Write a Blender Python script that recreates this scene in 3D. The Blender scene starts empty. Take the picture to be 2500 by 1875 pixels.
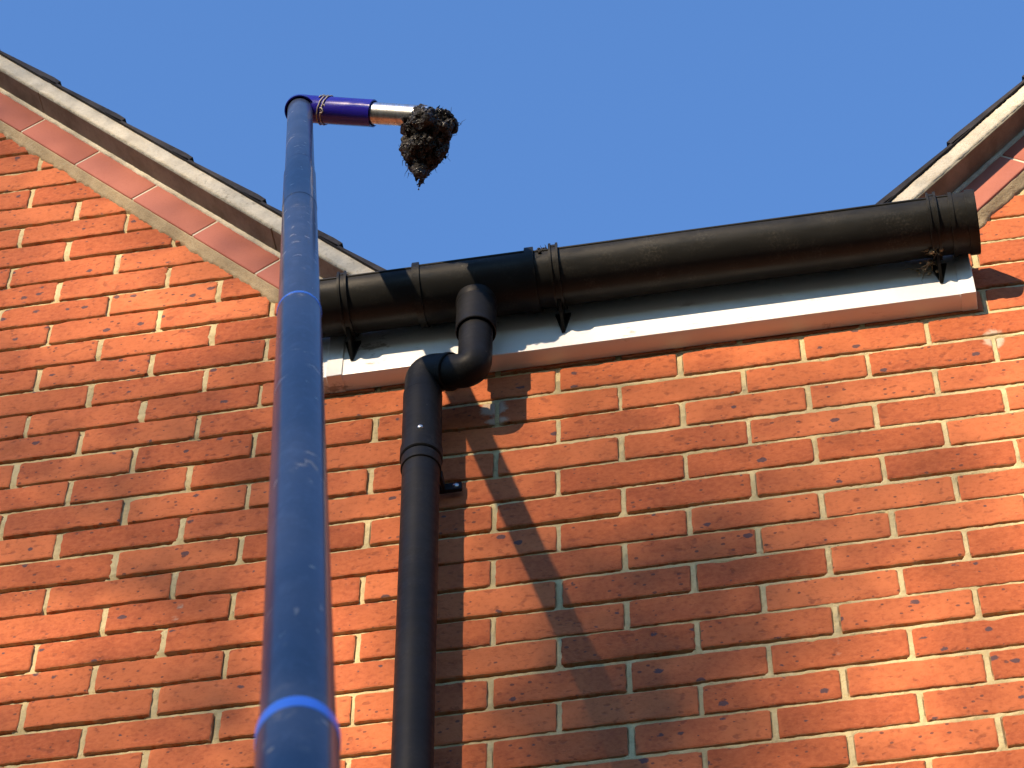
import bpy, bmesh, math, random
import numpy as np
from mathutils import Vector, Matrix, noise
random.seed(7); rng = np.random.default_rng(11)
scene = bpy.context.scene
COL = scene.collection
rad = math.radians

# ------------------------------------------------------------------ camera
CAM = Vector((0.4786, -3.1296, -4.3461))
RX = Vector((0.9863, 0.1648, 0.0092)); RD = Vector((-0.1277, 0.7973, -0.5899)); RF = Vector((-0.1045, 0.5807, 0.8074))
cd = bpy.data.cameras.new('camera'); cam = bpy.data.objects.new('camera', cd); COL.objects.link(cam)
cd.sensor_width = 36; cd.lens = 103.45; cd.clip_start = 0.05; cd.clip_end = 2000
m = Matrix((RX, -RD, -RF)).transposed().to_4x4(); m.translation = CAM
cam.matrix_world = m
cd.dof.use_dof = True; cd.dof.focus_distance = 5.35; cd.dof.aperture_fstop = 20
scene.camera = cam

# ------------------------------------------------------------------ light
SUN = Vector((-0.42, -1.0, 0.42)).normalized()          # towards the sun
SUN_EL = math.asin(SUN.z); SUN_AZ = math.atan2(SUN.x, SUN.y)
w = bpy.data.worlds.new('World'); scene.world = w; w.use_nodes = True
nt = w.node_tree; bg = nt.nodes['Background']
sky = nt.nodes.new('ShaderNodeTexSky'); sky.sky_type = 'NISHITA'; sky.sun_disc = False
sky.sun_elevation = SUN_EL; sky.sun_rotation = SUN_AZ
sky.altitude = 50; sky.air_density = 1.0; sky.dust_density = 0.0; sky.ozone_density = 6.8
nt.links.new(sky.outputs[0], bg.inputs[0]); bg.inputs[1].default_value = 0.15
ld = bpy.data.lights.new('sun', 'SUN'); ld.energy = 3.6; ld.angle = rad(0.53); ld.color = (1.0, 0.78, 0.54)
lo = bpy.data.objects.new('sun', ld); COL.objects.link(lo)
lo.rotation_euler = (-SUN).to_track_quat('-Z', 'Y').to_euler()
scene.view_settings.view_transform = 'Standard'; scene.view_settings.look = 'None'
scene.view_settings.exposure = 1.33; scene.view_settings.gamma = 1

# ------------------------------------------------------------------ helpers
def tag(o, label=None, cat=None, group=None, kind=None):
    if label: o['label'] = label
    if cat: o['category'] = cat
    if group: o['group'] = group
    if kind: o['kind'] = kind
    return o
def link(name, me, mats, parent=None, smooth=True):
    o = bpy.data.objects.new(name, me); COL.objects.link(o)
    for mm in (mats if isinstance(mats, (list, tuple)) else [mats]): me.materials.append(mm)
    if smooth: me.polygons.foreach_set('use_smooth', [True] * len(me.polygons))
    if parent:
        o.parent = parent
        o.matrix_parent_inverse = world_of(parent).inverted()
    return o
def world_of(o):
    mt = Matrix.Translation(o.location)
    return mt if not o.parent else world_of(o.parent) @ o.matrix_parent_inverse @ mt
def empty(name, loc, label, cat):
    o = bpy.data.objects.new(name, None); COL.objects.link(o); o.location = loc
    o.empty_display_size = 0.1
    return tag(o, label, cat)
def np_mesh(name, V, Fq, mat_idx=None, attrs=None):
    me = bpy.data.meshes.new(name)
    V = np.asarray(V, np.float32); Fq = np.asarray(Fq, np.int32)
    me.vertices.add(len(V)); me.vertices.foreach_set('co', V.ravel())
    n = Fq.shape[1]
    me.loops.add(Fq.size); me.loops.foreach_set('vertex_index', Fq.ravel())
    me.polygons.add(len(Fq)); me.polygons.foreach_set('loop_start', np.arange(len(Fq), dtype=np.int32) * n)
    me.update(calc_edges=True)
    if mat_idx is not None: me.polygons.foreach_set('material_index', mat_idx)
    for k, a in (attrs or {}).items():
        at = me.attributes.new(k, 'FLOAT', 'POINT'); at.data.foreach_set('value', np.asarray(a, np.float32))
    return me
def bm_mesh(name, bm):
    bmesh.ops.recalc_face_normals(bm, faces=bm.faces)
    me = bpy.data.meshes.new(name); bm.to_mesh(me); bm.free(); return me
def sharp(o, ang=35):
    me = o.data; bm = bmesh.new(); bm.from_mesh(me)
    for e in bm.edges:
        if len(e.link_faces) == 2 and e.calc_face_angle(0) > rad(ang): e.smooth = False
    bm.to_mesh(me); bm.free(); return o
def fillet(pts, r, n=8):
    """round the corners of a polyline"""
    P = [Vector(p) for p in pts]; out = [P[0]]
    for i in range(1, len(P) - 1):
        a, b, c = P[i-1], P[i], P[i+1]
        d1 = (a - b).normalized(); d2 = (c - b).normalized()
        th = d1.angle(d2); t = min(r / math.tan(th / 2), (a-b).length * .49, (c-b).length * .49)
        p0 = b + d1 * t; p1 = b + d2 * t
        for k in range(n + 1):
            s = k / n; out.append(p0 * (1-s)**2 + b * 2*s*(1-s) + p1 * s*s)
    out.append(P[-1]); return out
def tube(bm, pts, radii, seg=24, cap=True):
    P = [Vector(p) for p in pts]
    if not isinstance(radii, (list, tuple)): radii = [radii] * len(P)
    T = [((P[min(i+1, len(P)-1)] - P[max(i-1, 0)]).normalized()) for i in range(len(P))]
    t0 = T[0]; up = Vector((0, 0, 1)) if abs(t0.z) < .9 else Vector((0, 1, 0))
    nrm = (up - t0 * up.dot(t0)).normalized(); rings = []
    for i in range(len(P)):
        if i:
            q = T[i-1].rotation_difference(T[i]); nrm = (q @ nrm).normalized()
        b = T[i].cross(nrm)
        rings.append([bm.verts.new(P[i] + (nrm * math.cos(a) + b * math.sin(a)) * radii[i]) for a in [2*math.pi*k/seg for k in range(seg)]])
    for i in range(len(rings) - 1):
        for k in range(seg):
            bm.faces.new((rings[i][k], rings[i][(k+1) % seg], rings[i+1][(k+1) % seg], rings[i+1][k]))
    if cap:
        for r in (rings[0], rings[-1]):
            try: bm.faces.new(r)
            except ValueError: pass
    return rings
def hollow(bm, a, b, ro, ri, seg=32, lip=0.0012):
    """open ended pipe from a to b with wall thickness"""
    a, b = Vector(a), Vector(b); d = (b - a).normalized(); L = (b - a).length
    prof = [(0, ri), (0, ro - lip), (lip, ro), (L - lip, ro), (L, ro - lip), (L, ri)]
    up = Vector((0, 0, 1)) if abs(d.z) < .9 else Vector((0, 1, 0)); n = (up - d*up.dot(d)).normalized(); c = d.cross(n)
    R = [[bm.verts.new(a + d*s + (n*math.cos(2*math.pi*k/seg) + c*math.sin(2*math.pi*k/seg))*r) for k in range(seg)] for s, r in prof]
    for i in range(len(R)):
        j = (i + 1) % len(R)
        for k in range(seg): bm.faces.new((R[i][k], R[i][(k+1) % seg], R[j][(k+1) % seg], R[j][k]))
def box(bm, c, s, M=None, bev=0.0, seg=2):
    r = bmesh.ops.create_cube(bm, size=1); vs = r['verts']
    for v in vs: v.co = Vector((v.co.x*s[0], v.co.y*s[1], v.co.z*s[2]))
    if bev:
        es = list({e for v in vs for e in v.link_edges})
        rb = bmesh.ops.bevel(bm, geom=es, offset=bev, segments=seg, affect='EDGES', profile=.5)
        vs = list({v for f in rb['faces'] for v in f.verts} | {v for v in vs if v.is_valid})
    for v in vs:
        v.co = (M @ v.co if M else v.co) + Vector(c)
    return vs
def extrude_x(bm, prof, x0, x1, nx=1):
    """closed (y,z) outline swept along x"""
    xs = [x0 + (x1-x0)*i/nx for i in range(nx+1)]
    R = [[bm.verts.new((x, y, z)) for y, z in prof] for x in xs]; n = len(prof)
    for i in range(nx):
        for k in range(n): bm.faces.new((R[i][k], R[i][(k+1) % n], R[i+1][(k+1) % n], R[i+1][k]))
    bm.faces.new(R[0]); bm.faces.new(R[-1])

# ------------------------------------------------------------------ materials
def mat(name, base=(.5, .5, .5), rough=.6, metal=0, spec=.5):
    mm = bpy.data.materials.new(name); mm.use_nodes = True
    b = mm.node_tree.nodes['Principled BSDF']
    b.inputs['Base Color'].default_value = (*base, 1); b.inputs['Roughness'].default_value = rough
    b.inputs['Metallic'].default_value = metal; b.inputs['Specular IOR Level'].default_value = spec
    return mm
class N:
    def __init__(s, mm): s.t = mm.node_tree; s.b = s.t.nodes['Principled BSDF']; s._co = None
    def co(s):
        if not s._co: s._co = s.t.nodes.new('ShaderNodeTexCoord').outputs['Object']
        return s._co
    def new(s, ty, **kw):
        n = s.t.nodes.new(ty)
        for k, v in kw.items(): setattr(n, k, v)
        return n
    def put(s, sock, v):
        if isinstance(v, bpy.types.NodeSocket): s.t.links.new(v, sock)
        elif isinstance(v, (tuple, list)) and len(v) == 3 and sock.type == 'RGBA': sock.default_value = (*v, 1)
        else: sock.default_value = v
    def noise(s, scale, detail=4, rough=.55, vec=None, dist=0):
        n = s.new('ShaderNodeTexNoise'); n.inputs['Scale'].default_value = scale; n.inputs['Detail'].default_value = detail
        n.inputs['Roughness'].default_value = rough; n.inputs['Distortion'].default_value = dist
        s.put(n.inputs['Vector'], vec or s.co()); return n.outputs['Fac']
    def vor(s, scale, vec=None):
        n = s.new('ShaderNodeTexVoronoi'); n.inputs['Scale'].default_value = scale; s.put(n.inputs['Vector'], vec or s.co())
        return n.outputs['Distance'], n.outputs['Color']
    def mul_vec(s, v):
        n = s.new('ShaderNodeVectorMath', operation='MULTIPLY'); s.put(n.inputs[0], s.co()); n.inputs[1].default_value = v
        return n.outputs[0]
    def ramp(s, f, a, b):
        n = s.new('ShaderNodeMapRange'); n.interpolation_type = 'SMOOTHSTEP'
        s.put(n.inputs['Value'], f); n.inputs['From Min'].default_value = a; n.inputs['From Max'].default_value = b
        return n.outputs[0]
    def m(s, op, a, b=0.0):
        n = s.new('ShaderNodeMath', operation=op); s.put(n.inputs[0], a); s.put(n.inputs[1], b); return n.outputs[0]
    def mix(s, f, a, b):
        n = s.new('ShaderNodeMix', data_type='RGBA'); s.put(n.inputs[0], f); s.put(n.inputs[6], a); s.put(n.inputs[7], b); return n.outputs[2]
    def attr(s, nm):
        n = s.new('ShaderNodeAttribute'); n.attribute_name = nm; return n.outputs['Fac']
    def bump(s, h, strength=.5, dist=.002):
        n = s.new('ShaderNodeBump'); n.inputs['Strength'].default_value = strength; n.inputs['Distance'].default_value = dist
        s.put(n.inputs['Height'], h); s.t.links.new(n.outputs[0], s.b.inputs['Normal'])
    def color(s, c): s.put(s.b.inputs['Base Color'], c)
    def rough(s, c): s.put(s.b.inputs['Roughness'], c)

MORT = (.52, .43, .235)
def brick_mat():
    mm = mat('red_brick', rough=.85, spec=.25); n = N(mm)
    tone = n.attr('tone'); edge = n.attr('edge'); smear = n.attr('smear')
    off = n.new('ShaderNodeCombineXYZ'); n.put(off.inputs[1], n.m('MULTIPLY', tone, 37.0))
    va = n.new('ShaderNodeVectorMath', operation='ADD'); n.put(va.inputs[0], n.co()); n.put(va.inputs[1], off.outputs[0]); v = va.outputs[0]
    c = n.mix(tone, (.35, .086, .029), (.50, .146, .053))
    big = n.noise(9, 3, .5, v)
    c = n.mix(n.m('MULTIPLY', n.ramp(big, .46, .66), .55), c, (.29, .068, .026))
    sv = n.new('ShaderNodeVectorMath', operation='MULTIPLY'); n.put(sv.inputs[0], v); sv.inputs[1].default_value = (.85, 1, 1.1)
    fine = n.noise(120, 4, .65, sv.outputs[0])
    c = n.mix(n.m('MULTIPLY', n.ramp(fine, .40, .70), .30), c, (.55, .17, .07))
    c = n.mix(n.m('MULTIPLY', n.ramp(fine, .50, .26), .38), c, (.20, .045, .022))
    # iron spots: some of the cells of two voronoi patterns
    wob = n.noise(160, 2, .5, v)
    for sc, th, a, b, col in ((36, .66, .10, .25, (.050, .043, .056)), (80, .62, .10, .25, (.11, .045, .035))):
        d, cc = n.vor(sc, sv.outputs[0]); sp = n.new('ShaderNodeSeparateColor'); n.put(sp.inputs[0], cc)
        dd = n.m('ADD', d, n.m('MULTIPLY', n.m('SUBTRACT', wob, .5), .30))
        pick = n.m('GREATER_THAN', sp.outputs[0], th)
        size = n.m('MULTIPLY', sp.outputs[1], b)
        k = n.m('MULTIPLY', pick, n.ramp(n.m('SUBTRACT', dd, size), .05, -.03))
        c = n.mix(n.m('MULTIPLY', k, .85), c, col)
    pit = n.ramp(n.noise(75, 2, .4, sv.outputs[0]), .60, .74)
    c = n.mix(n.m('MULTIPLY', pit, .45), c, (.13, .035, .02))
    en = n.noise(55, 4, .7, v)
    ek = n.ramp(n.m('MULTIPLY', edge, n.m('ADD', en, .45)), .78, 1.0)
    c = n.mix(n.m('MULTIPLY', ek, .75), c, (.44, .25, .14))
    sn = n.noise(40, 4, .65)
    sk = n.ramp(n.m('ADD', n.m('MULTIPLY', smear, .75), n.m('MULTIPLY', sn, .7)), .72, .95)
    c = n.mix(n.m('MULTIPLY', sk, .85), c, (.50, .40, .30))
    n.color(c)
    h = n.m('SUBTRACT', n.m('ADD', n.m('MULTIPLY', fine, .8), n.m('MULTIPLY', n.noise(300, 3, .6, v), .35)), n.m('MULTIPLY', pit, .7))
    n.bump(h, .55, .0022)
    return mm
def mortar_mat(name, base=MORT, dirt=.5):
    mm = mat(name, base, .95, spec=.1); n = N(mm)
    a = n.noise(14, 4, .6); f = n.noise(170, 4, .7); g = n.noise(70, 4, .75)
    c = n.mix(n.ramp(a, .35, .7), tuple(x*1.12 for x in base), tuple(x*.82 for x in base))
    c = n.mix(n.m('MULTIPLY', n.ramp(f, .45, .75), .35), c, tuple(x*.5 for x in base))
    k = n.m('MULTIPLY', n.ramp(g, .56, .70), n.ramp(n.noise(3.1, 3, .5), .46, .60))
    c = n.mix(n.m('MULTIPLY', k, dirt), c, (.055, .045, .025))
    n.color(c); n.bump(n.m('ADD', f, n.m('MULTIPLY', g, .8)), .8, .0025); return mm
def plastic_mat(name, base, rough, dust=(.30, .27, .22), amt=.35, bmp=.08):
    mm = mat(name, base, rough, spec=.13); n = N(mm)
    a = n.noise(18, 5, .65); f = n.noise(220, 3, .7); st = n.noise(60, 4, .6, n.mul_vec((.25, 1, 1)))
    k = n.m('MULTIPLY', n.ramp(a, .42, .75), n.ramp(f, .40, .75))
    c = n.mix(n.m('MULTIPLY', k, amt), base, dust)
    d, cc = n.vor(46); sp = n.new('ShaderNodeSeparateColor'); n.put(sp.inputs[0], cc)
    spk = n.m('MULTIPLY', n.m('GREATER_THAN', sp.outputs[0], .93), n.ramp(n.m('ADD', d, n.m('MULTIPLY', f, .12)), .17, .11))
    c = n.mix(n.m('MULTIPLY', spk, amt * 1.2), c, dust)
    n.color(c); n.rough(n.m('ADD', n.m('MULTIPLY', n.ramp(st, .3, .7), .16), rough - .08))
    n.bump(n.m('ADD', n.m('MULTIPLY', a, 2), f), bmp, .001); return mm
M_BRICK = brick_mat()
M_MORT = mortar_mat('lime_mortar')
M_VERGE = mortar_mat('verge_mortar', (.56, .515, .41), .45)
M_FILLET = mortar_mat('fillet_mortar', (.36, .29, .185), .25)
def smooth_brick():
    mm = mat('smooth_pink_brick', (.40, .14, .10), .8, spec=.2); n = N(mm)
    oi = n.new('ShaderNodeAttribute'); oi.attribute_name = 'tone'
    c = n.mix(oi.outputs['Fac'], (.37, .128, .092), (.43, .160, .115))
    c = n.mix(n.m('MULTIPLY', n.ramp(n.noise(11, 4, .6), .4, .7), .4), c, (.33, .110, .080))
    f = n.noise(260, 3, .6); c = n.mix(n.m('MULTIPLY', n.ramp(f, .5, .75), .2), c, (.2, .06, .045))
    n.color(c); n.bump(f, .25, .001); return mm
M_PINK = smooth_brick()
M_BLACK = plastic_mat('weathered_black_plastic', (.0145, .0148, .0140), .36, (.12, .11, .085), .30, .12)
M_PIPE = plastic_mat('matt_black_plastic', (.0125, .0125, .0128), .50, (.12, .11, .09), .18, .06)
def upvc():
    mm = mat('white_upvc', (.80, .80, .78), .35); n = N(mm)
    a = n.noise(26, 5, .7, n.mul_vec((.5, 1, 1))); b = n.noise(7, 3, .5)
    k = n.m('MULTIPLY', n.ramp(a, .57, .67), n.ramp(b, .45, .60))
    c = n.mix(n.m('MULTIPLY', k, .65), (.80, .80, .78), (.10, .075, .05)); 
    c = n.mix(n.m('MULTIPLY', n.ramp(n.noise(3, 3, .5), .4, .7), .12), c, (.5, .45, .36)); n.color(c); return mm
M_UPVC = upvc()
def board():
    mm = mat('fibre_cement_board', (.24, .21, .17), .9, spec=.1); n = N(mm)
    c = n.mix(n.ramp(n.noise(12, 5, .65), .35, .7), (.24, .225, .175), (.15, .14, .105))
    c = n.mix(n.m('MULTIPLY', n.ramp(n.noise(150, 3, .7), .5, .8), .4), c, (.09, .075, .06)); n.color(c); n.bump(n.noise(150, 3, .7), .3, .001); return mm
M_BOARD = board()
def tilem():
    mm = mat('dark_roof_tile', (.035, .033, .036), .85, spec=.25); n = N(mm)
    c = n.mix(n.ramp(n.noise(20, 4, .6), .35, .7), (.042, .039, .042), (.020, .019, .021))
    c = n.mix(n.m('MULTIPLY', n.ramp(n.noise(90, 4, .7), .62, .75), .5), c, (.13, .12, .09)); n.color(c); n.bump(n.noise(120, 4, .7), .5, .002); return mm
M_TILE = tilem()
def polem():
    mm = mat('lacquered_blue_pole', (.03, .05, .12), .55, spec=.4); n = N(mm)
    a = n.noise(8, 5, .6); f = n.noise(260, 3, .7); g = n.noise(30, 5, .7); st = n.noise(70, 4, .65, n.mul_vec((1, 1, .07)))
    c = n.mix(n.ramp(a, .35, .7), (.029, .042, .082), (.017, .025, .052))
    c = n.mix(n.m('MULTIPLY', n.ramp(st, .50, .72), .30), c, (.10, .13, .20))
    c = n.mix(n.m('MULTIPLY', n.ramp(f, .45, .75), .22), c, (.12, .14, .20))
    k = n.m('MULTIPLY', n.ramp(g, .58, .72), n.ramp(n.noise(5, 2, .5), .46, .60))
    dirt = n.m('MULTIPLY', k, .65)
    d, cc = n.vor(34); sp = n.new('ShaderNodeSeparateColor'); n.put(sp.inputs[0], cc)
    q = n.m('MULTIPLY', n.m('GREATER_THAN', sp.outputs[0], .80), n.ramp(n.m('ADD', d, n.m('MULTIPLY', g, .35)), .30, .22))
    dirt = n.m('MAXIMUM', dirt, n.m('MULTIPLY', q, .85))
    sc = n.m('MULTIPLY', n.ramp(n.noise(46, 2, .5, n.mul_vec((1, 1, .16)), 1.2), .665, .69), n.ramp(n.noise(9, 2, .5), .50, .58))
    dirt = n.m('MAXIMUM', dirt, n.m('MULTIPLY', sc, .45))
    c = n.mix(dirt, c, (.36, .31, .24))
    n.color(c); n.bump(n.m('ADD', f, n.m('MULTIPLY', g, .6)), .08, .0008)
    n.b.inputs['Coat Weight'].default_value = .45; n.b.inputs['Coat IOR'].default_value = 1.5
    n.put(n.b.inputs['Coat Roughness'], n.m('ADD', n.m('MULTIPLY', dirt, .5), n.m('ADD', n.m('MULTIPLY', a, .16), .05)))
    return mm
M_POLE = polem()
M_RING = mat('bright_blue_collar', (.06, .24, .95), .35)
M_NAVY = plastic_mat('glossy_navy_plastic', (.017, .012, .26), .20, (.25, .23, .25), .10, .03)
M_NAVY.node_tree.nodes['Principled BSDF'].inputs['Specular IOR Level'].default_value = .5
def steel():
    mm = mat('galvanised_steel', (.62, .60, .56), .30, 1.0); n = N(mm)
    a = n.noise(40, 4, .6, n.mul_vec((3, 1, 1))); c = n.mix(n.ramp(a, .35, .7), (.72, .70, .66), (.42, .40, .36))
    c = n.mix(n.m('MULTIPLY', n.ramp(n.noise(90, 4, .7), .60, .72), .6), c, (.06, .05, .04))
    n.color(c); n.rough(n.m('ADD', n.m('MULTIPLY', a, .25), .18)); n.bump(a, .15, .001); return mm
M_STEEL = steel()
M_SCREW = mat('zinc_screw', (.55, .55, .55), .35, 1)
M_WIRE = mat('dull_wire', (.34, .31, .27), .55, .3)
def soil():
    mm = mat('wet_dark_debris', (.010, .008, .006), .5, spec=.45); n = N(mm)
    a = n.noise(60, 5, .7); c = n.mix(n.ramp(a, .4, .7), (.006, .005, .004), (.020, .015, .010)); n.color(c); n.rough(n.ramp(n.noise(90, 3, .6), .25, .7)); n.bump(n.noise(160, 4, .7), .9, .003); return mm
M_SOIL = soil()
M_FIB = mat('dark_root_fibre', (.020, .016, .012), .75, spec=.3)
M_DRY = mat('dry_moss', (.23, .17, .055), .9, spec=.1)
M_STRAW = mat('dry_straw', (.28, .23, .15), .9, spec=.1)
M_LEAF = mat('tree_leaf', (.06, .09, .03), .7)
M_BARK = mat('tree_bark', (.10, .08, .06), .9)

# ------------------------------------------------------------------ ground
def ground():
    bm = bmesh.new(); bmesh.ops.create_grid(bm, x_segments=40, y_segments=40, size=600)
    for v in bm.verts: v.co.z = -5.82
    mm = mat('paving', (.24, .20, .16), .9); n = N(mm)
    far = n.ramp(n.noise(.05, 3, .5), .45, .6)
    c = n.mix(n.ramp(n.noise(2.5, 5, .6), .35, .65), (.13, .11, .085), (.08, .068, .052))
    c = n.mix(n.m('MULTIPLY', far, .6), c, (.04, .06, .02)); n.color(c)
    tag(link('ground', bm_mesh('ground', bm), mm, smooth=False), kind='structure')
ground()

# ------------------------------------------------------------------ house
TH = rad(50.0); CT, ST = math.cos(TH), math.sin(TH)
OL = (-0.400, 0.200); OR = (0.705, 0.200)          # where the two gable lines start
SL = 2.35                                          # sloping length of a gable side
XL0 = OL[0] - 2*SL*CT; XR1 = OR[0] + 2*SL*CT       # far ends of the gables
ZB = -5.80
house = empty('brick_house', (0, 0, ZB), 'red brick house with two steep gables and a white fascia between them', 'house')
SMEARS = [(-.119, -.062, .030, .032, 1.12), (-.112, -.100, .030, .014, 1.0), (.788, -.045, .026, .034, 1.1), (.4470, -.800, .010, .030, .62), (.4500, -.835, .024, .014, .66), (-.654, -.515, .012, .014, .75), (-.660, -.545, .020, .010, .72),]
def brick_wall():
    # individual bricks with worn edges, in one mesh, over a recessed mortar bed
    def axis(L, n, ins=(0, .0016, .004, .008)):
        a = list(ins); inner = np.linspace(ins[-1], L - ins[-1], n)[1:-1]
        return np.array(a + list(inner) + [L - i for i in reversed(ins)])
    V = []; F = []; T = []; Ed = []; Sm = []; off = 0
    def brick(x0, x1, z0, z1, detail):
        nonlocal off
        tone = rng.random(); yb = rng.normal(0, .0006)
        if detail:
            ax = axis(x1 - x0, max(4, int((x1-x0)/.0085))); az = axis(z1 - z0, 7); amp = .0011
        else:
            ax = np.array([0, .004, x1-x0-.004, x1-x0]); az = np.array([0, .004, z1-z0-.004, z1-z0]); amp = 0
        nx, nz = len(ax), len(az)
        def wob(n, L):
            t = np.linspace(0, 1, n) * L; r = np.zeros(n)
            for q in range(5):
                r += np.sin(t * rng.uniform(25, 420) + rng.uniform(0, 6.3)) * rng.uniform(.2, .6)
            return r * amp * .55
        eL, eR = wob(nz, z1-z0), wob(nz, z1-z0); eB, eT = wob(nx, x1-x0), wob(nx, x1-x0)
        tilt = rng.normal(0, .0008) if detail else 0
        U, W = np.meshgrid(ax / ax[-1], az / az[-1], indexing='ij')
        X = x0 + (x1-x0)*U + eL[None, :]*(1-U)**3 + eR[None, :]*U**3
        Z = z0 + (z1-z0)*W + eB[:, None]*(1-W)**2 + eT[:, None]*W**2 + tilt*(U-.5)*2
        dx = np.minimum(ax, ax[-1]-ax)[:, None]; dz = np.minimum(az, az[-1]-az)[None, :]
        d = np.minimum(dx, dz) + 0*X
        Y = yb + 0*X
        rr = .0028
        Y = Y + .0013*np.clip(1 - d/rr, 0, 1)**2
        # rounded corners
        cx, cz = .006, .006
        cor = np.clip(1 - dx/cx, 0, 1)*np.clip(1 - dz/cz, 0, 1); Y = Y + .002*cor
        if detail:
            for q in range(4):
                a, b, ph = rng.uniform(-90, 90), rng.uniform(-160, 160), rng.uniform(0, 6.3); Y = Y + .00028*np.sin(a*X + b*Z + ph)
            for q in range(rng.integers(0, 3)):       # chipped arrises
                if rng.random() < .75: px_, pz_ = rng.uniform(x0, x1), rng.choice([z0, z1])
                else: px_, pz_ = rng.choice([x0, x1]), rng.uniform(z0, z1)
                rc = rng.uniform(.003, .010); q2 = ((X-px_)/1.6)**2 + (Z-pz_)**2
                Y = Y + rng.uniform(.0008, .003)*np.exp(-q2/rc**2)
            Y = Y + rng.normal(0, .00014, X.shape)
        g = np.stack([X, Y, Z], -1).reshape(-1, 3); e = np.exp(-d/.0022).reshape(-1)
        idx = np.arange(nx*nz).reshape(nx, nz)
        f = np.stack([idx[:-1, :-1], idx[1:, :-1], idx[1:, 1:], idx[:-1, 1:]], -1).reshape(-1, 4)
        loop = np.concatenate([idx[:, 0], idx[-1, 1:], idx[-2::-1, -1], idx[0, -2:0:-1]])
        s = g[loop].copy(); s[:, 1] = .02; sid = nx*nz + np.arange(len(loop))
        nxt = np.roll(np.arange(len(loop)), -1)
        fs = np.stack([loop, sid, sid[nxt], loop[nxt]], -1)
        gv = np.concatenate([g, s]); V.append(gv); F.append(np.concatenate([f, fs]) + off)
        T.append(np.full(len(gv), tone)); Ed.append(np.concatenate([e, np.ones(len(loop))]))
        sm = np.zeros(len(gv))
        for sx, sz, rx, rz, a in SMEARS: sm = np.maximum(sm, a*np.exp(-((gv[:, 0]-sx)/rx)**2 - ((gv[:, 2]-sz)/rz)**2))
        Sm.append(sm); off += len(gv)
    r0, r1 = -int((0.2+SL*ST+.2)/.075)-1, int(-ZB/.075)
    for r in range(r0, r1):
        z = -.075*r; sh = 0 if r % 2 == 0 else .1125
        jl = rng.normal(0, .001)
        for k in range(int((XL0-.3)/.225)-2, int((XR1+.3)/.225)+2):
            j0, j1 = rng.normal(0, .0012, 2)
            x0 = k*.225 + sh + .0052 + j0; x1 = (k+1)*.225 + sh - .0052 + j1
            if x1 < XL0 or x0 > XR1: continue
            x0, x1 = max(x0, XL0), min(x1, XR1)
            if x1 - x0 < .02: continue
            det = -1.75 < x0 < 1.35 and -1.45 < z < 2.3
            brick(x0, x1, z - .0320 + jl, z + .0320 + jl, det)
    V = np.concatenate(V); F = np.concatenate(F); nb = len(F)
    T = np.concatenate(T); Ed = np.concatenate(Ed); Sm = np.concatenate(Sm)
    # mortar bed
    def mgrid(x0, x1, z0, z1, st, rough):
        nonlocal V, F, T, Ed, Sm
        xs = np.linspace(x0, x1, max(2, int((x1-x0)/st))); zs = np.linspace(z0, z1, max(2, int((z1-z0)/st)))
        X, Z = np.meshgrid(xs, zs, indexing='ij')
        t = np.clip((X + .6)/1.1, 0, 1); rec = .0078*(1-t) + .0042*t
        row = np.round(-Z/.075); perp = np.abs(Z + row*.075) < .030
        colk = np.round((X - np.where(row % 2 == 0, 0, .1125))/.225)
        h = np.abs(np.sin(row*12.9898 + colk*78.233)*43758.5453) % 1
        h2 = np.abs(np.sin(np.round((-Z-.0375)/.075)*39.43 + np.round(X*2.2)*11.7)*9631.13) % 1
        near = np.abs(X - np.where(row % 2 == 0, 0, .1125) - colk*.225) < .0085
        rec = np.where(perp, np.where(near, rec*(.25 + .60*h*h), .012), rec*(.72 + .45*h2))
        Y = rec + (rng.normal(0, .0005, X.shape) if rough else 0)
        g = np.stack([X, Y, Z], -1).reshape(-1, 3); nx, nz = len(xs), len(zs)
        idx = np.arange(nx*nz).reshape(nx, nz) + len(V)
        f = np.stack([idx[:-1, :-1], idx[1:, :-1], idx[1:, 1:], idx[:-1, 1:]], -1).reshape(-1, 4)
        V = np.concatenate([V, g]); F = np.concatenate([F, f]); z_ = np.zeros(len(g))
        T = np.concatenate([T, z_]); Ed = np.concatenate([Ed, z_]); Sm = np.concatenate([Sm, z_])
    zt = .2 + SL*ST + .1
    mgrid(-1.75, 1.45, -1.45, zt, .007, True)
    mgrid(XL0, XR1, ZB, -1.45, .06, False); mgrid(XL0, -1.75, -1.45, zt, .06, False); mgrid(1.45, XR1, -1.45, zt, .06, False)
    mi = np.zeros(len(F), np.int32); mi[nb:] = 1
    me = np_mesh('wall', V, F, mi, {'tone': T, 'edge': Ed, 'smear': Sm})
    bm = bmesh.new(); bm.from_mesh(me)
    # cut to the outline: outer slopes, then the notch between the gables
    def cut(p, n, keep=lambda v: True):
        fs = [f for f in bm.faces if keep(f.calc_center_median())]
        vs = {v for f in fs for v in f.verts}; es = {e for f in fs for e in f.edges}
        bmesh.ops.bisect_plane(bm, geom=list(vs)+list(es)+fs, plane_co=p, plane_no=n, clear_outer=True)
    xm = .5*(OL[0] + OR[0]); off_n = .006
    mid = lambda c: c.z > .19 and OL[0] - SL*CT < c.x < OR[0] + SL*CT
    cut((0, 0, .215), (0, 0, 1), lambda c: OL[0]-.03 < c.x < OR[0]+.03 and c.z > .18)
    cut((OL[0]+off_n*ST, 0, OL[1]+off_n*CT), (ST, 0, CT), lambda c: OL[0]-SL*CT < c.x <= xm and c.z > .10)
    cut((OR[0]-off_n*ST, 0, OR[1]+off_n*CT), (-ST, 0, CT), lambda c: xm < c.x < OR[0]+SL*CT and c.z > .10)
    cut((XL0, 0, .2), (-ST, 0, CT), lambda c: c.x <= OL[0]-SL*CT)
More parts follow.
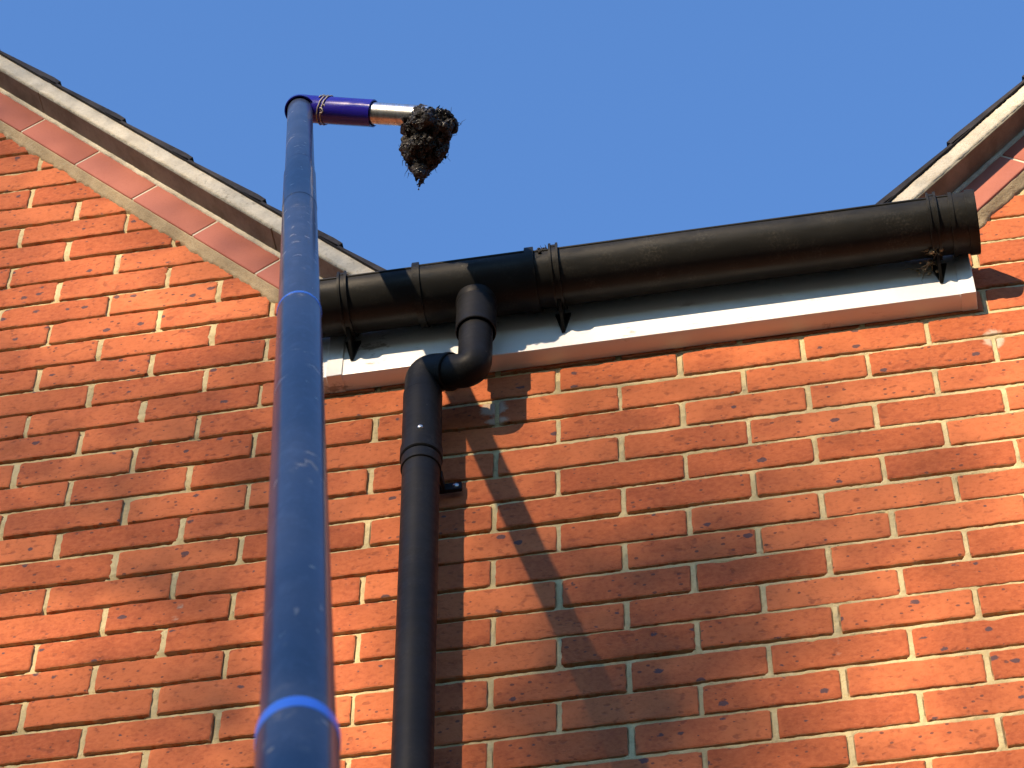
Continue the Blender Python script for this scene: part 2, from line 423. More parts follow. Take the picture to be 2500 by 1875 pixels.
    cut((XR1, 0, .2), (ST, 0, CT), lambda c: c.x >= OR[0]+SL*CT)
    bm.to_mesh(me); bm.free()
    # body of the house behind the face
    o = link('wall', me, [M_BRICK, M_MORT], house)
    sharp(o, 50)
    bm = bmesh.new()
    pr = [(XL0+.01, ZB), (XR1-.01, ZB), (XR1-.01, .18), (OR[0]+SL*CT, .18+SL*ST), (OR[0], .18), (OL[0], .18), (OL[0]-SL*CT, .18+SL*ST), (XL0+.01, .18)]
    a = [bm.verts.new((x, .016, z)) for x, z in pr]; b = [bm.verts.new((x, 6.0, z)) for x, z in pr]
    bm.faces.new(a); bm.faces.new(list(reversed(b)))
    for i in range(len(pr)):
        j = (i+1) % len(pr); bm.faces.new((a[i], a[j], b[j], b[i]))
    link('inner_wall', bm_mesh('inner_wall', bm), mortar_mat('common_block', (.30, .12, .07), .2), house, smooth=False)
brick_wall()

class Slope:
    """frame of a gable slope: s runs up the slope, n square to it, y out of the wall"""
    def __init__(s, o, sx): s.o = o; s.sx = sx; s.M = Matrix(((sx*CT, 0, -sx*ST), (0, 1, 0), (ST, 0, CT)))
    def p(s, a, y, n): return Vector((s.o[0], 0, s.o[1])) + s.M @ Vector((a, y, n))
def verge(fr, joint0, tile0, rag, seed, boards):
    rnd = random.Random(seed)
    # sloping course of smooth bricks
    bm = bmesh.new(); lay = bm.verts.layers.float.new('tone'); k = 0
    s = joint0 - .225
    n_lo, n_hi = .014, .079
    while s < SL + .02:
        before = set(bm.verts)
        L = .220
        a0 = max(s + .0025, -.02)
        if s + L > 0:
            vs = box(bm, fr.p((a0 + s + .2225)/2, .022, (n_lo+n_hi)/2), (s + .2225 - a0, .084, n_hi-n_lo), fr.M, .003)
            t = rnd.random()
            for v in bm.verts:
                if v not in before: v[lay] = t
        s += .225
    band = link('verge_brick', bm_mesh('verge_brick', bm), M_PINK, house); sharp(band, 50)
    # mortar behind and between those bricks
    bm = bmesh.new(); box(bm, fr.p(SL/2, .005, .047), (SL+.02, .0456, .062), fr.M)
    link('verge_joint', bm_mesh('verge_joint', bm), M_VERGE, house, smooth=False)
    # ragged fillet of mortar between the wall face and the band
    bm = bmesh.new(); rows = []; ns = 420
    for i in range(ns + 1):
        a = -.03 + (SL + .05)*i/ns
        w = noise.noise((a*22, seed, 0))*.006 + noise.noise((a*75, seed, 3))*.0035 + noise.noise((a*190, seed, 5))*.0018
        lo = -.003*rag + w*rag*1.3 - .002; q = noise.noise((a*40, seed, 9))*.0012
        rows.append([bm.verts.new(fr.p(a, y, n)) for y, n in ((.008, lo-.001), (-.0008, lo), (-.0045+q, lo*.5+.002), (-.0095+q, .007), (-.0150+q, .0115), (-.0165, .0160), (.008, .018))])
    for i in range(ns):
        for j in range(6): bm.faces.new((rows[i][j], rows[i+1][j], rows[i+1][j+1], rows[i][j+1]))
    link('mortar_fillet', bm_mesh('mortar_fillet', bm), M_FILLET, house)
    # upper pointing under the soffit
    bm = bmesh.new(); rows = []
    for i in range(ns + 1):
        a = -.03 + (SL + .05)*i/ns
        w = noise.noise((a*30, seed, 20))*.004 + noise.noise((a*110, seed, 30))*.0025
        rows.append([bm.verts.new(fr.p(a, y, n)) for y, n in ((.01, .0765), (-.0205, .0775+w*.5), (-.0225-abs(w)*.6, .0805), (-.0240-w*.7, .0842), (-.0242, .0862), (.01, .0862))])
    for i in range(ns):
        for j in range(5): bm.faces.new((rows[i][j], rows[i+1][j], rows[i+1][j+1], rows[i][j+1]))
    link('verge_pointing', bm_mesh('verge_pointing', bm), M_VERGE, house)
    # undercloak boards
    e = -.06
    bm = bmesh.new()
    cuts = [e] + boards + [SL + .02]
    for a, b in zip(cuts[:-1], cuts[1:]):
        box(bm, fr.p((a+b)/2, .012, .0885 + rnd.uniform(-.0006, .0006)), (b-a-.003, .178, .0060), fr.M, .0008, 1)
    link('undercloak_board', bm_mesh('undercloak_board', bm), M_BOARD, house, smooth=False)
    # cream mortar bed between undercloak and tiles
    bm = bmesh.new(); rows = []
    for i in range(ns + 1):
        a = e + (SL - e + .02)*i/ns
        w = noise.noise((a*26, seed, 40))*.0022 + noise.noise((a*120, seed, 41))*.0013
        w2 = noise.noise((a*60, seed, 44))*.003*rag
        rows.append([bm.verts.new(fr.p(a, y, n)) for y, n in ((.05, .092), (-.071, .0915), (-.0770+w*.6, .0885 + w2), (-.0787+w*1.4, .096), (-.0780+w, .109), (-.0770-w, .1235), (-.074, .1265), (.05, .1265))])
    for i in range(ns):
        for j in range(7): bm.faces.new((rows[i][j], rows[i+1][j], rows[i+1][j+1], rows[i][j+1]))
    link('verge_mortar', bm_mesh('verge_mortar', bm), M_VERGE, house)
    # roof: one slab per tile course, each lapping the one below
    bm = bmesh.new(); g = .263; s = tile0
    while s > -.10: s -= g
    s += 0
    while s < SL + .05:
        a0, a1 = max(s, -.13), min(s + g + .06, SL + .06)
        if a1 > a0 + .02:
            # wedge: thick nose at the lower end, tucked under the next one above
            for q in range(20):
                y0 = -.082 + q*.31; y1 = y0 + .306
                j = rnd.uniform(-.002, .002)
                P = [(a0+j, .1265), (a1, .1255), (a1, .1280), (a0 + .03, .1415), (a0 + j, .1405)]
                A = [bm.verts.new(fr.p(x, y0, n)) for x, n in P]; B = [bm.verts.new(fr.p(x, y1, n)) for x, n in P]
                bm.faces.new(A); bm.faces.new(list(reversed(B)))
                for i in range(5): bm.faces.new((A[i], A[(i+1) % 5], B[(i+1) % 5], B[i]))
        s += g
    link('tiled_roof', bm_mesh('tiled_roof', bm), M_TILE, house, smooth=False)
verge(Slope(OL, -1), .102, .18, 1.0, 3, [.35, 1.24, 1.95])
verge(Slope(OR, 1), .13, .27, .8, 8, [.62, 1.5])
verge(Slope((XL0, .2), 1), .1, .1, 1.0, 13, [.6, 1.5])
verge(Slope((XR1, .2), -1), .1, .1, 1.0, 18, [.6, 1.5])
# eaves roof between the gables, rising away from the gutter
def eaves():
    bm = bmesh.new(); p = rad(36); n = 20
    for i in range(n):
        y0 = -.075 + i*.28*math.cos(p); z0 = .205 + i*.28*math.sin(p)
        y1 = y0 + .33*math.cos(p); z1 = z0 + .33*math.sin(p)
        x0, x1 = OL[0] + .05 - i*.02, OR[0] - .05 + i*.02
        P = [(y0, z0), (y1, z1), (y1, z1+.006), (y0, z0+.022)]
        extrude_x(bm, P, x0, x1)
    link('tiled_roof', bm_mesh('tiled_roof', bm), M_TILE, house, smooth=False)
eaves()
# white fascia with a return underneath and an end cap
FX0, FX1 = -.470, .769; FY = -.040
def fascia():
    bm = bmesh.new(); box(bm, ((FX0+FX1)/2, (FY+.001)/2, .124), (FX1-FX0, -FY-.001, .150), None, .0025, 2)
    f = link('fascia_board', bm_mesh('fascia_board', bm), M_UPVC, house); sharp(f, 40)
    bm = bmesh.new()
    box(bm, (FX1-.012, FY/2 - .0012, .1235), (.0285, -FY+.0006, .1535), None, .002, 2)
    c = link('end_cap', bm_mesh('end_cap', bm), M_UPVC, f); sharp(c, 40)
    bm = bmesh.new(); box(bm, (-.412, FY/2 - .0014, .1235), (.030, -FY + .001, .1532), None, .001, 1)
    c = link('joint_strip', bm_mesh('joint_strip', bm), M_UPVC, f); sharp(c, 40)
fascia()

# ------------------------------------------------------------------ gutter
GY, GZ, GR = -.1035, .1865, .0590
def arc_prof(ro, ri, a0=180, a1=360, n=28, bead=True):
    P = [(GY + ro*math.cos(rad(a0+(a1-a0)*i/n)), GZ + ro*math.sin(rad(a0+(a1-a0)*i/n))) for i in range(n+1)]
    Q = [(GY + ri*math.cos(rad(a1-(a1-a0)*i/n)), GZ + ri*math.sin(rad(a1-(a1-a0)*i/n))) for i in range(n+1)]
    return P + Q
gut = empty('rain_gutter', (.15, GY, GZ - GR), 'black half round plastic gutter along the white fascia', 'gutter')
def channel(x0, x1):
    bm = bmesh.new(); extrude_x(bm, arc_prof(GR, GR-.0024), x0, x1, 8)
    for yy in (GY - GR + .001, GY + GR - .001): tube(bm, [(x0, yy, GZ), (x1, yy, GZ)], .0030, 12)
    # slight sag and wear
    for v in bm.verts: v.co.z += .0005*math.sin(v.co.x*9); v.co.y += .0004*math.sin(v.co.x*13+1)
    o = link('gutter_channel', bm_mesh('gutter_channel', bm), M_BLACK, gut); return sharp(o, 40)
channel(-.475, -.232); channel(-.036, .752)
# running outlet with a collar at either end
bm = bmesh.new(); extrude_x(bm, arc_prof(GR+.0028, GR+.0002), -.236, -.032, 4)
for yy in (GY - GR - .0012, GY + GR + .0012): tube(bm, [(-.236, yy, GZ), (-.032, yy, GZ)], .0034, 12)
outlet = link('outlet', bm_mesh('outlet', bm), M_BLACK, gut); sharp(outlet, 40)
for xa, xb in ((-.2475, -.2335), (-.0365, -.0195)):
    bm = bmesh.new(); extrude_x(bm, arc_prof(GR+.0062, GR+.0006, 172, 366), xa, xb)
    bmesh.ops.bevel(bm, geom=[e for e in bm.edges], offset=.0008, segments=1, affect='EDGES')
    o = link('collar', bm_mesh('collar', bm), M_BLACK, outlet); sharp(o, 40)
bm = bmesh.new(); SX = -.1345
hollow(bm, (SX, GY, GZ-GR+.012), (SX, GY, .0350), .0374, .0352, 40, .0014)
tube(bm, [(SX, GY, GZ-GR+.006), (SX, GY, GZ-GR-.006), (SX, GY, GZ-GR-.010)], [.0405, .0388, .0372], 40, False)
o = link('spigot', bm_mesh('spigot', bm), M_PIPE, outlet); sharp(o, 40)
# stop end
bm = bmesh.new()
extrude_x(bm, arc_prof(GR+.0026, GR+.0002, 178, 362), .744, .790)
extrude_x(bm, arc_prof(GR+.0058, GR+.0022, 176, 364), .774, .7905)
extrude_x(bm, arc_prof(GR+.0048, GR+.0022, 176, 364), .744, .751)
n = 28; pts = [(GY + (GR+.005)*math.cos(rad(176+188*i/n)), GZ + (GR+.005)*math.sin(rad(176+188*i/n))) for i in range(n+1)]
extrude_x(bm, pts, .7882, .7921)
o = link('stop_end', bm_mesh('stop_end', bm), M_BLACK, gut); sharp(o, 40)
# brackets
def bracket(x):
    bm = bmesh.new(); w_ = .0058
    for dx in (-.0065, .0065): extrude_x(bm, arc_prof(GR+.0068, GR+.0004, 170, 362, 36), x+dx-.0022, x+dx+.0022)
    extrude_x(bm, arc_prof(GR+.0036, GR+.0004, 170, 362, 36), x-.0066, x+.0066)
    # clip lip over the front rim
    box(bm, (x, GY-GR-.0005, GZ+.004), (.016, .0085, .007), None, .0015, 1)
    # back plate and pointed gusset running down the fascia
    yf = FY - .0005
    P = [(yf, .088), (yf-.005, .0895), (GY+.012, GZ-GR-.003), (GY+.045, GZ-.035), (yf-.002, GZ-.01), (yf, GZ-.005)]
    extrude_x(bm, P, x-.0028, x+.0028)
    A = [bm.verts.new((x+a, b, c)) for b in (yf, yf-.004) for a, c in ((-.015, .145), (.015, .145), (.0032, .090), (-.0032, .090))]
    for q in ((0, 1, 2, 3), (7, 6, 5, 4), (0, 4, 5, 1), (1, 5, 6, 2), (2, 6, 7, 3), (3, 7, 4, 0)): bm.faces.new([A[i] for i in q])
    o = link('gutter_bracket', bm_mesh('gutter_bracket', bm), M_BLACK, gut); return sharp(o, 40)
for x in (-.380, .0175, .7135): bracket(x)

# ------------------------------------------------------------------ downpipe
PX, PY = -.2345, -.070
pipe = empty('downpipe', (-.19, PY, ZB), 'matt black round downpipe with a swan neck beneath the gutter outlet', 'downpipe')
def lean(z): return PX + max(0, -z-.07)*.0165
ZT, ZU = -.022, -.082       # lower and upper corner heights of the swan neck
MID = (Vector((SX, GY, ZU)) + Vector((PX, PY, ZT)))*.5
DD = (Vector((PX, PY, ZT)) - Vector((SX, GY, ZU))).normalized()
bm = bmesh.new(); tube(bm, fillet([(SX, GY, .095), (SX, GY, ZU), MID + DD*.01], .024, 10), .0312, 40)
neck = link('bend', bm_mesh('bend', bm), M_PIPE, pipe); sharp(neck, 60)
bm = bmesh.new(); tube(bm, fillet([MID - DD*.004, (PX, PY, ZT), (PX, PY, -.110)], .030, 10), .0342, 40)
neck = link('bend', bm_mesh('bend', bm), M_PIPE, pipe); sharp(neck, 60)
for p0, p1 in ((MID - DD*.0055, MID + DD*.005), (Vector((PX, PY, -.0920)), Vector((PX, PY, -.1030)))):
    bm = bmesh.new(); hollow(bm, p0, p1, .0354, .0315, 40, .0016)
    o = link('joint_ring', bm_mesh('joint_ring', bm), M_PIPE, neck); sharp(o, 40)
bm = bmesh.new(); hollow(bm, (PX, PY, -.098), (lean(-.262), PY, -.262), .0352, .030, 40, .0015)
hollow(bm, (lean(-.256), PY, -.254), (lean(-.284), PY, -.284), .0377, .030, 40, .0022)
sock = link('socket', bm_mesh('socket', bm), M_PIPE, pipe); sharp(sock, 40)
bm = bmesh.new(); tube(bm, [(lean(-.27), PY, -.27), (lean(-1.5), PY, -1.5)], .0330, 40); tube(bm, [(lean(-1.5), PY, -1.5), (lean(-1.5), PY, ZB)], .0330, 40)
o = link('straight_pipe', bm_mesh('straight_pipe', bm), M_PIPE, pipe); sharp(o, 60)
def screw(p, axis, r, parent):
    bm = bmesh.new(); axis = Vector(axis).normalized(); p = Vector(p)
    tube(bm, [p - axis*.004, p, p + axis*.0014, p + axis*.0022], [r, r, r*.8, r*.35], 16)
    q = axis.to_track_quat('Z', 'Y').to_matrix()
    box(bm, p + axis*.0022, (r*1.3, r*.22, .0006), q)
    o = link('screw', bm_mesh('screw', bm), M_SCREW, parent); sharp(o, 40)
screw((lean(-.23)+.004, PY-.0353, -.232), (.1, -1, -.1), .0052, sock)
# fixing lug of the pipe clip
bm = bmesh.new()
hollow(bm, (lean(-.29), PY, -.286), (lean(-.312), PY, -.312), .0356, .0325, 40, .0012)
box(bm, (lean(-.3)+.040, -.0125, -.297), (.046, .009, .020), None, .003, 2)
box(bm, (lean(-.3)+.030, -.028, -.297), (.006, .036, .020), None, .0015, 1)
clip = link('pipe_clip', bm_mesh('pipe_clip', bm), M_PIPE, pipe); sharp(clip, 40)
screw((lean(-.3)+.052, -.0170, -.297), (0, -1, 0), .0058, clip)

# ------------------------------------------------------------------ long blue pole
PT = CAM + Vector((-.1625, .4908, .8560)).normalized()*5.50
PB = CAM + (RF - RX*.0729 + RD*.1298).normalized()*2.00
PD = (PB - PT).normalized(); PLEN = (-5.80 - PT.z)/PD.z
pole = empty('gutter_cleaning_pole', PT + PD*PLEN, 'long dusty blue pole leaning in front of the wall with a hooked navy head', 'pole')
def along(t): return PT + PD*t
def at_row(v):      # distance down the pole whose picture row is v (2500 px wide photo)
    lo, hi = 0.0, 4.4
    for _ in range(50):
        mi = (lo+hi)/2; q = along(mi) - CAM; r = 937.5 + 7184.3*q.dot(RD)/q.dot(RF)
        if r < v: lo = mi
        else: hi = mi
    return lo
K = 2500/2212
T1, T2, T3 = at_row(380*K), at_row(676*K), at_row(1592*K)
def section(t0, t1, r0, r1, seams=()):
    bm = bmesh.new(); n = 14
    ts = [t0 + (t1-t0)*i/n for i in range(n+1)]
    tube(bm, [along(t) for t in ts], [r0 + (r1-r0)*i/n for i in range(n+1)], 48)
    for t, dr in seams: hollow(bm, along(t), along(t+.010), r0 + dr, r0 - .002, 48, .0003)
    o = link('pole_section', bm_mesh('pole_section', bm), M_POLE, pole); return sharp(o, 50)
section(-.015, T1+.03, .0230, .0236, ((at_row(362*K), .0006),))
section(T1, T2+.03, .0252, .0256, ((at_row(450*K), .0005),))
section(T2, T3+.03, .0264, .0272)
section(T3, PLEN, .0290, .0296)
for t, r, h in ((T2, .0271, .006), (T3, .0296, .019)):
    bm = bmesh.new(); hollow(bm, along(t-.001), along(t + h), r, r-.004, 48, .0006)
    o = link('collar_ring', bm_mesh('collar_ring', bm), M_RING, pole); sharp(o, 40)
# hooked head
HD = Vector((1.0, 0.02, -.36)).normalized()
top = PT - PD*.004
e0 = along(.030); corner = along(-.004)
bm = bmesh.new()
pth = fillet([e0, corner, corner + HD*.150], .028, 12)
Rs = [.0287 - .0030*min(1, i/14) for i in range(len(pth))]
R = tube(bm, pth, Rs, 44, False)
R2 = tube(bm, [p for p in pth], [r - .0026 for r in Rs], 44, False)
for a, b in ((R[0], R2[0]), (R[-1], R2[-1])):
    for k in range(44): bm.faces.new((a[k], a[(k+1) % 44], b[(k+1) % 44], b[k]))
head = link('elbow_head', bm_mesh('elbow_head', bm), M_NAVY, pole); sharp(head, 50)
noz0, noz1 = corner + HD*.118, corner + HD*.262
bm = bmesh.new(); hollow(bm, noz0, noz1, .0208, .0192, 40, .0006)
o = link('steel_nozzle', bm_mesh('steel_nozzle', bm), M_STEEL, pole); sharp(o, 40)
# tie wire wrapped round the head
bm = bmesh.new(); sd = HD.cross(Vector((0, 0, 1))).normalized(); uu = sd.cross(HD)
wp = []
for i in range(0, 96):
    a = i/44*2*math.pi; s_ = .043 + .016*i/96 + .003*math.sin(a*1.0+.6)
    wp.append(corner + HD*s_ + (sd*math.cos(a) + uu*math.sin(a))*(.0272 + .0006*math.sin(i*1.7)))
tube(bm, wp, .0013, 8)
kc = corner + HD*.058 + sd*.0290*.72 - uu*.0290*-.30
tw = [kc + HD*.004*math.sin(i*.9) - uu*(.0016*i) + sd*(.0035*math.cos(i*.9) - .0002*i) for i in range(0, 26)]
tube(bm, tw, .0014, 8); tube(bm, [kc + HD*.003*math.cos(i*1.1) + sd*.004*math.sin(i*1.1) - uu*.0009*i for i in range(14)], .0014, 8)
link('tie_wire', bm_mesh('tie_wire', bm), M_WIRE, pole)

# ------------------------------------------------------------------ clump of wet debris on the nozzle
def unproj(u, v, depth):        # picture point (2500 px photo) at a distance along the view axis
    return CAM + (RF + RX*((u-1250)/7184.3) + RD*((v-937.5)/7184.3))*depth
def clump():
    dep = (noz1 - CAM).dot(RF); rnd = random.Random(5)
    Z = lambda x, y, d=0: unproj(600 + x*600/2212, 150 + y*600/2212, dep + d)
    px = dep/7184.3*600/2212
    out = [(1400, 500), (1500, 440), (1620, 400), (1700, 432), (1800, 440), (1880, 500), (1912, 545), (1850, 660), (1805, 720), (1820, 830), (1760, 890), (1690, 905),
           (1640, 1020), (1590, 1060), (1550, 1118), (1530, 1060), (1480, 985), (1430, 860), (1412, 740), (1462, 685), (1430, 610)]
    def inside(x, y):
        c = False
        for (xa, ya), (xb, yb) in zip(out, out[1:] + out[:1]):
            if (ya > y) != (yb > y) and x < (xb-xa)*(y-ya)/(yb-ya) + xa: c = not c
        return c
    def depth_in(x, y):
        best = 1e9
        for (xa, ya), (xb, yb) in zip(out, out[1:] + out[:1]):
            t = max(0, min(1, ((x-xa)*(xb-xa) + (y-ya)*(yb-ya))/((xb-xa)**2 + (yb-ya)**2)))
            best = min(best, math.hypot(x-xa-t*(xb-xa), y-ya-t*(yb-ya)))
        return best
    blobs = []
    while len(blobs) < 75:
        x, y = rnd.uniform(1400, 1915), rnd.uniform(400, 1118)
        if inside(x, y):
            r = min(120, depth_in(x, y)*1.02 + 6)
            if r > 14 and (r > 45 or len(blobs) > 25): blobs.append((x, y, r, rnd.uniform(-.012, .012)))
    bm = bmesh.new()
    for i, (x, y, r, d) in enumerate(blobs):
        c = Z(x, y, d); R_ = r*px*.88; ax_ = (rnd.uniform(.8, 1.15), rnd.uniform(.85, 1.25))
        q = bmesh.ops.create_icosphere(bm, subdivisions=5 if r > 75 else 4, radius=R_)
        for v in q['verts']:
            p = v.co.copy(); wp = c + p
            f = 1.06 + .62*noise.noise(wp*30) + .55*noise.noise(wp*62 + Vector((9, 0, 0))) + .22*abs(noise.noise(wp*150)) + .10*noise.noise(wp*330)
            p = Vector((0, 0, 0)) + RX*p.dot(RX)*ax_[0] + RD*p.dot(RD)*ax_[1] + RF*p.dot(RF)
            v.co = c + p*f
    # hanging tatters along the lower edge
    big = bm; bm = bmesh.new()
    for k in range(46):
        i = rnd.choice(range(7, 21)); (xa, ya), (xb, yb) = out[i], out[(i+1) % len(out)]; t = rnd.random()
        x, y = xa + (xb-xa)*t, ya + (yb-ya)*t; L = rnd.uniform(20, 62)*(1.5 if 12 <= i <= 15 else .75); x += (1640 - x)*.08; n_ = rnd.randint(4, 7)
        sx = (x - 1640)/260*rnd.uniform(.2, .9) + rnd.gauss(0, .25); d = rnd.uniform(-.008, .008)
        for j in range(n_):
            q_ = j/n_; r = (15*(1-q_) + 3.5)*px*rnd.uniform(.6, 1.3); c = Z(x + sx*L*q_ + rnd.gauss(0, 3.5), y + L*q_ - 12, d)
            q = bmesh.ops.create_icosphere(bm, subdivisions=2, radius=r)
            for v in q['verts']: v.co = c + v.co*(1 + .6*noise.noise((c + v.co)*210) + .4*noise.noise((c + v.co)*520))
    # crumbs
    def surf():
        x, y, r, d = rnd.choices(blobs, weights=[b[2]**1.6 for b in blobs])[0]
        dr = Vector((rnd.gauss(0, 1), rnd.gauss(0, 1), rnd.gauss(0, 1))).normalized()
        return Z(x, y, d) + dr*r*px*rnd.uniform(.86, 1.12), dr
    for k in range(160):
        p, dr = surf(); s = rnd.uniform(.0006, .0022)
        q = bmesh.ops.create_icosphere(bm, subdivisions=1, radius=s)
        for v in q['verts']: v.co = v.co*rnd.uniform(.5, 1.5) + p
    tmp = bpy.data.meshes.new('crumbs'); bm.to_mesh(tmp); bm.free(); bm = big; bm.from_mesh(tmp); bpy.data.meshes.remove(tmp)
    for k in range(1500):          # sodden leaf flakes and moss scraps
        p, dr = surf(); L = rnd.uniform(.0025, .0095); t1 = dr.cross(Vector((rnd.gauss(0, 1), rnd.gauss(0, 1), rnd.gauss(0, 1)))).normalized()
        t1 = (t1 + dr*rnd.uniform(-.1, .9)).normalized(); t2 = t1.cross(dr).normalized(); nn = t1.cross(t2)
        m_ = rnd.randint(5, 8); ring = []; c0 = bm.verts.new(p + nn*L*rnd.uniform(-.3, .3))
        for i in range(m_):
            a = 6.283*i/m_; rr = L*rnd.uniform(.45, 1.15)
            ring.append(bm.verts.new(p + t1*math.cos(a)*rr + t2*math.sin(a)*rr*.7 + nn*rnd.uniform(-.35, .35)*L))
        for i in range(m_): bm.faces.new((c0, ring[i], ring[(i+1) % m_]))
    o = link('debris_clump', bm_mesh('debris_clump', bm), M_SOIL, smooth=False)
    tag(o, 'ragged clump of wet black moss and roots stuck on the end of the steel nozzle', 'debris')
    # curling rootlets
    bm = bmesh.new()
    def root(p, d, L, r, curl):
        pts = [p]; n = 9
        for i in range(n):
            d = (d + Vector((rnd.gauss(0, 1), rnd.gauss(0, 1), rnd.gauss(0, 1)))*curl).normalized(); pts.append(pts[-1] + d*L/n)
        tube(bm, pts, [r*(1 - .8*i/n) for i in range(n+1)], 5, False)
    for k in range(520):
        p, dr = surf(); t = dr.cross(Vector((rnd.gauss(0, 1), rnd.gauss(0, 1), rnd.gauss(0, 1)))).normalized()
        root(p, (t + dr*rnd.uniform(-.4, .22)).normalized(), rnd.uniform(.008, .026), rnd.uniform(.0005, .0011), .42)
    for x, y, dx, dy, L in ((1900, 550, 1, -.3, .020), (1905, 575, 1, .1, .026), (1860, 660, .3, 1, .016), (1790, 820, .9, -.2, .020), (1830, 830, .4, 1, .020), (1480, 1000, -.7, .6, .012), (1640, 1010, .5, .8, .012), (1420, 770, -1, .3, .01), (1780, 430, .2, -1, .008), (1620, 410, 0, -1, .007), (1700, 900, .4, 1, .012), (1770, 870, .1, 1, .020), (1765, 880, -.1, 1, .018)):
        root(Z(x-12, y), (RX*dx + RD*dy).normalized(), L, .0007, .35)
    link('rootlets', bm_mesh('rootlets', bm), M_FIB, o)
clump()

# ------------------------------------------------------------------ small litter
def tuft(name, p, n, L, r, m_, label, cat, seed, updir, flat=.35, chips=0):
    rnd = random.Random(seed); bm = bmesh.new(); p = Vector(p)
    for k in range(n):
        d = (Vector(updir) + Vector((rnd.gauss(0, 1), rnd.gauss(0, 1), rnd.gauss(0, 1)))*flat).normalized(); q = p + Vector((rnd.gauss(0, 1), rnd.gauss(0, .4), rnd.gauss(0, .5)))*L*.35
        pts = [q]
        for i in range(5):
            d = (d + Vector((rnd.gauss(0, 1), rnd.gauss(0, 1), rnd.gauss(0, 1)))*.35).normalized(); pts.append(pts[-1] + d*L/5*rnd.uniform(.5, 1.2))
        tube(bm, pts, [r, r, r*.9, r*.8, r*.5, r*.2], 5, False)
    for k in range(chips):
        q = p + Vector((rnd.gauss(0, 1), rnd.gauss(0, .5), rnd.gauss(0, .6)))*L*.45
        s = bmesh.ops.create_icosphere(bm, subdivisions=1, radius=rnd.uniform(.0015, .0045))
        for v in s['verts']: v.co = Vector((v.co.x*rnd.uniform(.6, 1.5), v.co.y, v.co.z*.6)) + q
    return tag(link(name, bm_mesh(name, bm), m_), label, cat)
tuft('moss_tuft', (-.004, GY-GR+.004, GZ+.004), 26, .013, .0008, M_FIB, 'small dark moss tuft on the gutter rim between collar and bracket', 'moss', 2, (.3, -.2, .8), .6, 14)
tuft('dry_moss', (-.205, -.012, .020), 30, .016, .0009, M_DRY, 'yellow brown dry moss lodged under the swan neck against the brick', 'moss', 4, (.3, -.5, -.2), .8, 26)
tuft('straw_wisp', (.695, FY-.012, .128), 16, .034, .0007, M_STRAW, 'wisp of dry straw caught on the bracket beside the gutter end', 'straw', 6, (-.9, -.2, .1), .5, 8)
tuft('cobweb_litter', (.708, -.088, .124), 16, .022, .00055, M_STRAW, 'loose cobweb fluff and stalks trailing down the bracket by the gutter end', 'cobweb', 9, (.1, .1, .9), .6, 7)

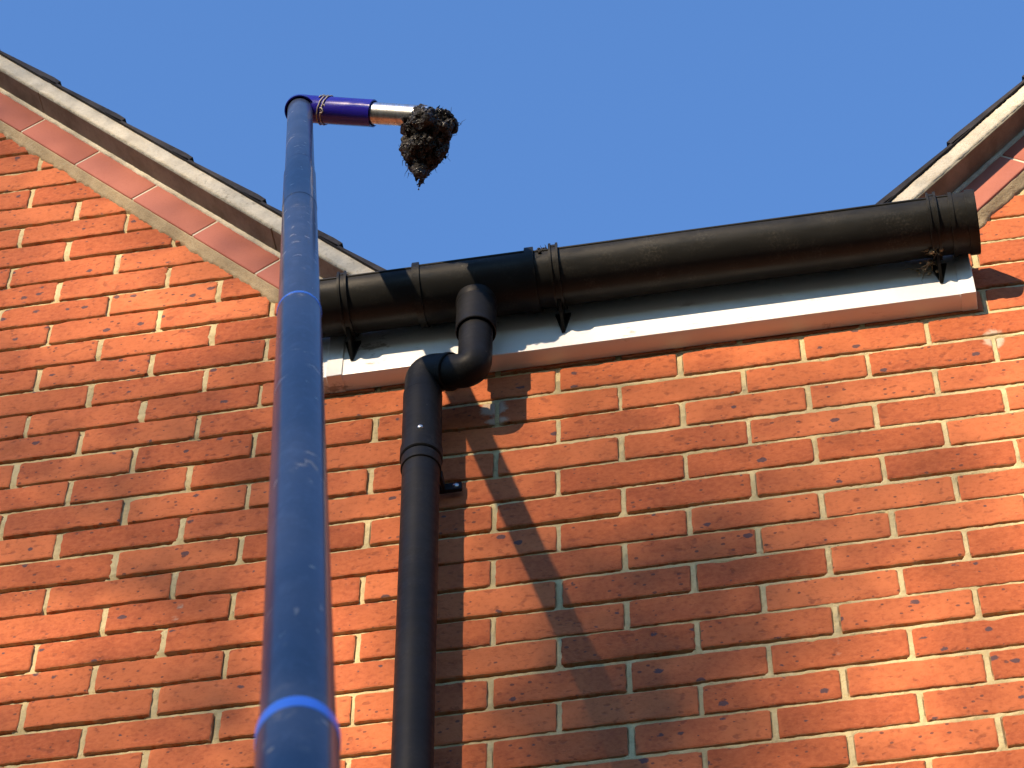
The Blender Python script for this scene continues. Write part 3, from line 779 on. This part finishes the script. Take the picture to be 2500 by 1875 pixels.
# ------------------------------------------------------------------ the tree behind the photographer that dapples the wall
def tree():
    D = 18.0; S = SUN
    base = Vector((.0, 0, .2)) + S*D
    root = empty('leafy_tree', (base.x, base.y, ZB-.02), 'tall leafy tree across the garden from the brick wall', 'tree')
    # sunlight reaching the wall: (x, z, rx, rz, share)
    spots = [(-.84, .36, .17, .14, .9), (-.98, .55, .14, .16, .5), (-1.05, .85, .40, .25, .30), (-.62, .22, .16, .14, .20), (-.96, -.55, .15, .12, .8), (.74, -1.0, .26, .26, 1.3), (.86, -.35, .20, .5, 1.0), (.75, .05, .35, .14, .50),
             (-.33, -.75, .13, .42, .60), (.10, .06, .30, .09, .35), (.35, .10, .30, .08, .45), (.60, .12, .3, .1, .4), (-.30, .10, .2, .1, .35), (1.0, .6, .3, .3, .4)]
    darks = [(.16, -.58, .20, .20, .32), (.09, -.92, .22, .24, .45), (.36, -.78, .12, .2, .2), (-.54, .14, .12, .22, .20)]
    def share(x, z):
        t = .45
        for a, b, c, d, e in spots: t += e*math.exp(-((x-a)/c)**2 - ((z-b)/d)**2)
        for a, b, c, d, e in darks: t -= e*math.exp(-((x-a)/c)**2 - ((z-b)/d)**2)
        return min(.995, max(.05, t))
    ux = Vector((0, 0, 1)).cross(S).normalized(); uz = S.cross(ux)
    V = []; F = []; rnd = random.Random(21); A = .00162; cell = .05
    R_ = 3.9
    n = int(2*R_/cell)
    for i in range(n):
        for j in range(n):
            a = -R_ + (i+.5)*cell; b = -R_*.9 + (j+.5)*cell
            rr = math.hypot(a/R_, b/(R_*.95))
            edge = rr + .18*noise.noise((a*.9, b*.9, 4))
            if edge > 1: continue
            # the point of the wall plane this sun ray meets
            q = Vector((0, 0, .0)) + ux*a + uz*b; t = q.y/S.y; wpt = q - S*t
            if -1.7 < wpt.x < 1.5 and -1.6 < wpt.z < 2.4: T = share(wpt.x, wpt.z)
            else: T = .40 + .5*noise.noise((a*1.3, b*1.3, 7)) - .1
            T = min(.995, max(.05, T)); tau = -math.log(T)*cell*cell/A
            k = int(tau) + (1 if rnd.random() < tau - int(tau) else 0)
            for _ in range(k):
                th = math.sqrt(max(.05, 1 - rr*rr))*2.2
                p = q + S*(D + rnd.uniform(-th, th)) + ux*rnd.uniform(-.5, .5)*cell + uz*rnd.uniform(-.5, .5)*cell
                d = (S*1.2 + Vector((rnd.gauss(0, 1), rnd.gauss(0, 1), rnd.gauss(0, 1)))*.5).normalized()
                e1 = d.cross(Vector((rnd.gauss(0, 1), rnd.gauss(0, 1), rnd.gauss(0, 1)))).normalized(); e2 = d.cross(e1)
                L, W = .040, .0245; o = len(V)
                V.extend([p - e1*L, p + e2*W*.9 - e1*L*.1, p + e1*L, p - e2*W*.9 - e1*L*.1]); F.append((o, o+1, o+2, o+3))
    me = np_mesh('crown', np.array([tuple(v) for v in V]), np.array(F))
    link('crown', me, M_LEAF, root, smooth=False)
    bm = bmesh.new(); c = Vector((0, 0, 0)) + S*D; b0 = Vector((c.x+1.2, c.y-.5, ZB-.02))
    fork = Vector((c.x+.9, c.y-.3, c.z-3.6))
    tube(bm, [b0, b0*.6+fork*.4 + Vector((.08, 0, 0)), fork], [.34, .27, .22], 14)
    for k in range(11):
        a = k*2.4; el = .35 + .12*(k % 5)
        tip = c + ux*2.9*math.cos(a)*el*1.6 + uz*(-1.6 + 2.9*abs(math.sin(a*.7))) + S*1.5*math.sin(a)
        midp = fork*.5 + tip*.5 + Vector((.2*math.sin(a), .2*math.cos(a), .35))
        tube(bm, [fork, midp, tip], [.035, .018, .006], 7)
    link('trunk', bm_mesh('trunk', bm), M_BARK, root)
tree()
def sky_block():
    # unseen belt of leaf quads, added to block low sky light from the wall
    rnd = random.Random(31); V = []; F = []; saz = math.atan2(SUN.x, -SUN.y)
    for k in range(15000):
        a = rnd.uniform(-1.75, 1.75); d = 15 + 2.5*noise.noise((a*3, 0, 1)) + rnd.uniform(-.8, .8)
        top = 9.5 + 2.2*noise.noise((a*5, 2, 0)) + .9*noise.noise((a*17, 3, 0))
        if abs(a - saz) < .20: top = 1.4 + .4*noise.noise((a*17, 3, 0))
        z = ZB + (top - ZB)*rnd.random()
        p = Vector((math.sin(a)*d, -math.cos(a)*d, z))
        e1 = Vector((rnd.gauss(0, 1), rnd.gauss(0, 1), rnd.gauss(0, 1))).normalized(); e2 = e1.cross(Vector((rnd.gauss(0, 1), rnd.gauss(0, 1), rnd.gauss(0, 1)))).normalized()
        L, W = rnd.uniform(.16, .34), rnd.uniform(.12, .24); o = len(V)
        V.extend([p - e1*L, p + e2*W, p + e1*L, p - e2*W]); F.append((o, o+1, o+2, o+3))
    tag(link('sky_block_trees', np_mesh('sky_block_trees', np.array([tuple(v) for v in V]), np.array(F)), M_LEAF, smooth=False), 'unseen belt of leafy trees added to block sky light from the brick house', 'trees', kind='stuff')
sky_block()
